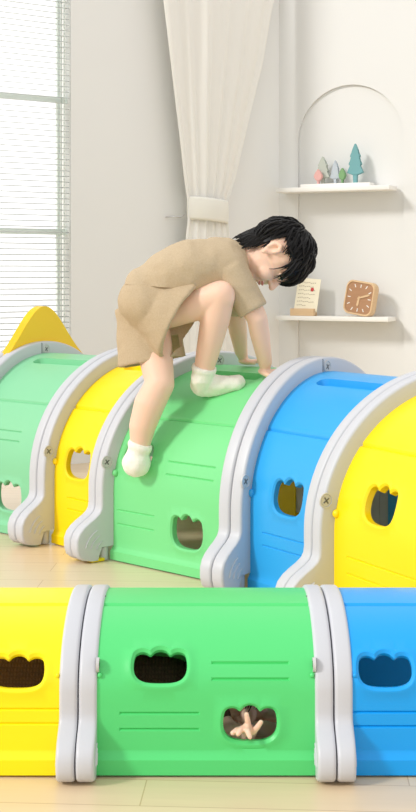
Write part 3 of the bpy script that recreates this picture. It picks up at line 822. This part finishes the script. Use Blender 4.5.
# ---- the climbing child
B0 = PT(190, 390, 3.9)
hipR, kneeR, ankR = PT(163, 311, 3.875), PT(220.5, 295, 3.80), PT(204, 369, 3.865)
hipL, kneeL, ankL = PT(149, 314, 3.95), PT(160, 384, 3.83), PT(140, 447, 3.845)
shR, elR, wrR = PT(233, 273, 3.85), PT(257, 318, 3.84), PT(265, 362, 3.90)
shL, elL, wrL = PT(238, 272, 4.00), PT(236.5, 320, 4.05), PT(241, 351, 4.10)
Ch = PT(278.5, 254.5, 3.93)
mb = MB()
for dd in (-.03, .03):
    o = Vector((0, dd, 0))
    mb.chain([PT(153, 303, 3.905) + o, PT(182, 281, 3.905) + o, PT(222, 268, 3.92) + o], [.060, .062, .066])
mb.chain([PT(222, 267, 3.92), PT(243, 260, 3.93), PT(262, 257, 3.93)], [.075, .042, .040])
mb.chain([hipR, PT(193, 304, 3.835), kneeR, kneeR.lerp(ankR, .3), kneeR.lerp(ankR, .62), ankR], [.056, .052, .043, .044, .038, .030])
mb.cap(kneeR + Vector((.004, -.004, .006)), .036, kneeR + Vector((.008, -.006, -.008)), .034)
mb.chain([hipL, hipL.lerp(kneeL, .5), kneeL, PT(149.5, 404, 3.835), PT(142.5, 426, 3.84), ankL], [.060, .054, .043, .046, .040, .029])
mb.chain([ankR, PT(203, 386, 3.90), PT(236, 384, 3.90)], [.028, .024, .016])
mb.chain([ankL, PT(137, 460, 3.85)], [.028, .026])
mb.chain([shR, elR, elR.lerp(wrR, .35), wrR], [.043, .031, .030, .0215])
mb.chain([shL, elL, elL.lerp(wrL, .35), wrL], [.043, .030, .029, .021])
mb.cap(wrR, .021, PT(265.5, 371, 3.91), .014); mb.cap(wrL, .021, PT(244, 360, 4.115), .014)
hand(mb, PT(266, 372, 3.905), (.93, .12, -.10), (-.15, -.25, .95), .95, 1, .12)
hand(mb, PT(246, 361.5, 4.115), (.93, .2, -.05), (-.05, -.05, 1), .95, 1, .12)
Pf, Rh, Fh, Sh, Uh = head_shape(mb, Ch, (.15, -.20, -.97), (.99, 0, .12), 1.0)
boy = baked('person', mb.mesh('person'), SKIN_MODS, M['skin'], None, tuple(B0), 180)
tag(boy, 'child in tan shirt and shorts climbing over the wide green tunnel section', 'person')
face_parts(boy, Pf, Rh)
hair_mesh(Ch, Fh, Sh, Uh, Rh).build('hair', M['hair'], boy, smooth=60)
tag(boy.children[-1], 'short tousled black hair')
tex = bpy.data.textures.new('folds', 'CLOUDS'); tex.noise_scale = .11; tex.noise_depth = 2
tex2 = bpy.data.textures.new('soft', 'CLOUDS'); tex2.noise_scale = .03
CLOTH = [('REMESH', dict(mode='VOXEL', voxel_size=.005, use_smooth_shade=True)), ('SMOOTH', dict(factor=.5, iterations=4)),
         ('DISPLACE', dict(texture=tex, strength=.018, mid_level=.5, texture_coords='GLOBAL'))]
def cone_cut(a, b, ra, rb, ext=.012, back=.06, inset=.006, ky=1.):
    a = Vector(a); b = Vector(b); t = (b - a).normalized(); m_ = MB(); L = (b - a).length
    r0 = rb + (ra - rb) * min(back / L, 1)
    m_.flat_tube([b - t * back, b + t * ext], [r0 - inset, rb - inset], 28, ky); return m_.mesh('cut')
# shirt
mb = MB()
for dd in (-.045, .045):
    o = Vector((0, dd, 0))
    mb.chain([PT(146, 286, 3.90) + o, PT(166, 280, 3.90) + o, PT(190, 269, 3.90) + o, PT(222, 266, 3.92) + o], [.062, .082, .088, .078])
mb.tube([PT(215, 266, 3.92), PT(234, 261, 3.925), PT(247, 259, 3.93)], [.085, .073, .052], 28)
sR = (PT(228, 270, 3.85), PT(253.5, 311, 3.84)); sL = (PT(236, 272, 3.99), PT(239, 311, 4.045))
mb.tube([sR[0] - (sR[1] - sR[0]) * .1, *sR], [.045, .056, .045], 28); mb.ell(PT(228, 270, 3.86), Matrix.Identity(3), (.058, .05, .058))
mb.tube([sL[0] - (sL[1] - sL[0]) * .1, *sL], [.045, .054, .045], 28)
cutb = MB(); a = PT(115, 283, 3.9); b = PT(206, 290, 3.9); c = (a + b) / 2; d = (b - a).normalized(); up = Vector((0, 1, 0)).cross(d) * -1
Rb = Matrix((d, Vector((0, 1, 0)), d.cross(Vector((0, 1, 0))))).transposed()
cutb.box(c - Rb @ Vector((0, 0, .15)), ((b - a).length, .6, .3), Rb)
shirt = baked('shirt', mb.mesh('shirt'), CLOTH + [('BOOLEAN', dict(operation='DIFFERENCE', object_mesh=cutb.mesh('cut'))),
    ('BOOLEAN', dict(operation='DIFFERENCE', object_mesh=cone_cut(*sR, .056, .045))), ('BOOLEAN', dict(operation='DIFFERENCE', object_mesh=cone_cut(*sL, .054, .045)))], M['shirt'], boy, None, 50)
tag(shirt, 'tan short-sleeved shirt')
# shorts
mb = MB()
for dd in (-.035, .035): mb.cap(PT(150.5, 301, 3.90) + Vector((0, dd, 0)), .092, PT(178, 284, 3.90) + Vector((0, dd, 0)), .072)
tR = (PT(150, 299, 3.865), PT(184.5, 319, 3.835)); tL = (PT(144, 306, 3.945), PT(152.5, 362, 3.93))
mb.flat_tube([tR[0], tR[0].lerp(tR[1], .5), tR[1]], [.094, .114, .132], 36, .74); mb.tube([tL[0], tL[0].lerp(tL[1], .5), tL[1]], [.088, .096, .106], 32)
shorts = baked('shorts', mb.mesh('shorts'), CLOTH + [('BOOLEAN', dict(operation='DIFFERENCE', object_mesh=cone_cut(*tR, .094, .132, back=.05, ky=.74))),
    ('BOOLEAN', dict(operation='DIFFERENCE', object_mesh=cone_cut(*tL, .088, .106, back=.07)))], M['shorts'], boy, None, 50)
tag(shorts, 'loose tan shorts')
# socks
SOCK = [('REMESH', dict(mode='VOXEL', voxel_size=.0035, use_smooth_shade=True)), ('SMOOTH', dict(factor=.5, iterations=4)), ('DISPLACE', dict(texture=tex2, strength=.005, mid_level=.5, texture_coords='GLOBAL'))]
mb = MB(); t = (ankR - kneeR).normalized(); top = PT(204.5, 366, 3.862)
mb.tube([top, top + t * .012, top + t * .022, top + t * .045], [.037, .0375, .0335, .034], 24)
mb.chain([top + t * .04, PT(202.5, 385, 3.895), PT(219, 386.5, 3.895), PT(238, 382.5, 3.89)], [.033, .036, .030, .023]); mb.cap(PT(214, 384, 3.885), .03, PT(236, 384, 3.88), .022)
tag(baked('sock', mb.mesh('sock'), SOCK, M['sock'], boy, None, 180), 'cream sock on the raised foot')
mb = MB(); t = (ankL - kneeL).normalized(); top = PT(141, 443, 3.84)
mb.tube([top, top + t * .012, top + t * .024, top + t * .05], [.036, .037, .0325, .034], 24)
mb.chain([top + t * .045, PT(136.5, 463, 3.845), PT(139, 462, 3.88), PT(142, 458, 3.94)], [.034, .0425, .038, .025])
tag(baked('sock', mb.mesh('sock'), SOCK, M['sock'], boy, None, 180), 'cream sock with toes in the upper window')

# ---- the child lying inside the low tunnel, hand at the window
def Q(px, y, D): return PT(px, y, D)
mb = MB(); Cc = Vector((.035, 2.44, .105)); kk = .82
mb.chain([Vector((-.07, 2.45, .075)), Vector((-.2, 2.46, .075)), Vector((-.34, 2.47, .075))], [.062, .065, .065])
mb.cap(Vector((-.04, 2.45, .085)), .036, Cc, .034)
for dy in (-.035, .035):
    mb.chain([Vector((-.36, 2.47 + dy, .065)), Vector((-.54, 2.47 + dy * 1.2, .05)), Vector((-.72, 2.47 + dy, .04))], [.055, .04, .028])
    mb.cap(Vector((-.72, 2.47 + dy, .04)), .024, Vector((-.79, 2.47 + dy, .028)), .016)
sh = Vector((-.02, 2.39, .085)); el = Vector((.03, 2.345, .045)); wr = Vector((.066, 2.305, .050)); pc = PT(249, 731, 2.285)
mb.chain([sh, el, wr, pc], [.034, .026, .017, .013])
mb.chain([Vector((-.04, 2.52, .08)), Vector((.04, 2.56, .04)), Vector((.1, 2.50, .028))], [.034, .026, .016])
hand(mb, Vector((.125, 2.485, .026)), (.9, -.4, -.05), (0, 0, 1), .8, -1)
mb.ell(pc, Matrix.Identity(3), (.016, .012, .011))
for seq in (((248.5, 727, 2.275), (247.5, 720, 2.268), (246.5, 714, 2.266)), ((245, 727, 2.272), (240.5, 730, 2.258), (238, 734, 2.250)), ((247.5, 728, 2.268), (248, 732, 2.252), (250, 737, 2.247)),
            ((243, 729, 2.275), (237, 730, 2.266), (232.5, 733, 2.258)), ((253, 732, 2.275), (257.5, 727, 2.268), (261, 722, 2.266))):
    mb.chain([pc.lerp(PT(*seq[0]), .5)] + [PT(*q) for q in seq], [.0064, .0058, .0052, .0045])
Pc, Rc_, Fc_, Sc_, Uc_ = head_shape(mb, Cc, (.45, -.75, -.25), (.15, -.05, 1), kk)
kid = baked('person', mb.mesh('person'), [('REMESH', dict(mode='VOXEL', voxel_size=.0022, use_smooth_shade=True)), ('SMOOTH', dict(factor=.5, iterations=3))], M['skin'], None, (-.2, 2.46, 0), 180)
tag(kid, 'dark-haired child inside the low front tunnel, fingers out of the green window', 'person')
face_parts(kid, Pc, Rc_, kk)
hair_mesh(Cc, Fc_, Sc_, Uc_, Rc_, kk, 500, 5).build('hair', M['hair'], kid, smooth=60)
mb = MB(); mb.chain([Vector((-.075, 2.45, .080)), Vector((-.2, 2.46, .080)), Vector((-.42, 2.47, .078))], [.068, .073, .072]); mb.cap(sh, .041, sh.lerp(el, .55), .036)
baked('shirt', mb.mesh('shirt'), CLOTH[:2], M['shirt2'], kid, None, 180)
# ------------------------------------------------------------------ light, world, camera
wd = bpy.data.worlds.new('daylight'); SC.world = wd; wd.use_nodes = True
bg = wd.node_tree.nodes['Background']; 
wn = wd.node_tree; tc = wn.nodes.new('ShaderNodeTexCoord'); dp = wn.nodes.new('ShaderNodeVectorMath'); dp.operation = 'DOT_PRODUCT'
dp.inputs[1].default_value = (-.566, .824, 0)      # hazy bright sky outside the window
wn.links.new(tc.outputs['Generated'], dp.inputs[0]); mr = wn.nodes.new('ShaderNodeMapRange'); mr.interpolation_type = 'SMOOTHSTEP'
for i_, v_ in ((1, .2), (2, .95), (3, .97), (4, 1.6)): mr.inputs[i_].default_value = v_
wn.links.new(dp.outputs['Value'], mr.inputs[0]); wn.links.new(mr.outputs[0], bg.inputs[1]); bg.inputs[0].default_value = (1, .99, .975, 1)
sl = bpy.data.lights.new('sun', 'SUN'); sl.energy = 1.85; sl.angle = math.radians(10); sl.color = (1, .975, .94)
so = bpy.data.objects.new('sun', sl); COL.objects.link(so); so.location = (-3, 0, 4)
so.rotation_euler = (-Vector((-.72, -.42, .55))).to_track_quat('-Z', 'Y').to_euler()
cam = bpy.data.cameras.new('camera'); co_ = bpy.data.objects.new('camera', cam); COL.objects.link(co_)
co_.location = (0, 0, HC); co_.rotation_euler = (PI / 2, 0, 0)
cam.sensor_fit = 'HORIZONTAL'; cam.sensor_width = 36; cam.lens = FPX / 416 * 36; cam.shift_y = -(406 - YH) / 416; cam.clip_end = 60
SC.camera = co_
SC.view_settings.view_transform = 'Standard'; SC.view_settings.look = 'None'; SC.view_settings.gamma = 1; SC.view_settings.exposure = 0.0
SC.view_settings.use_curve_mapping = False
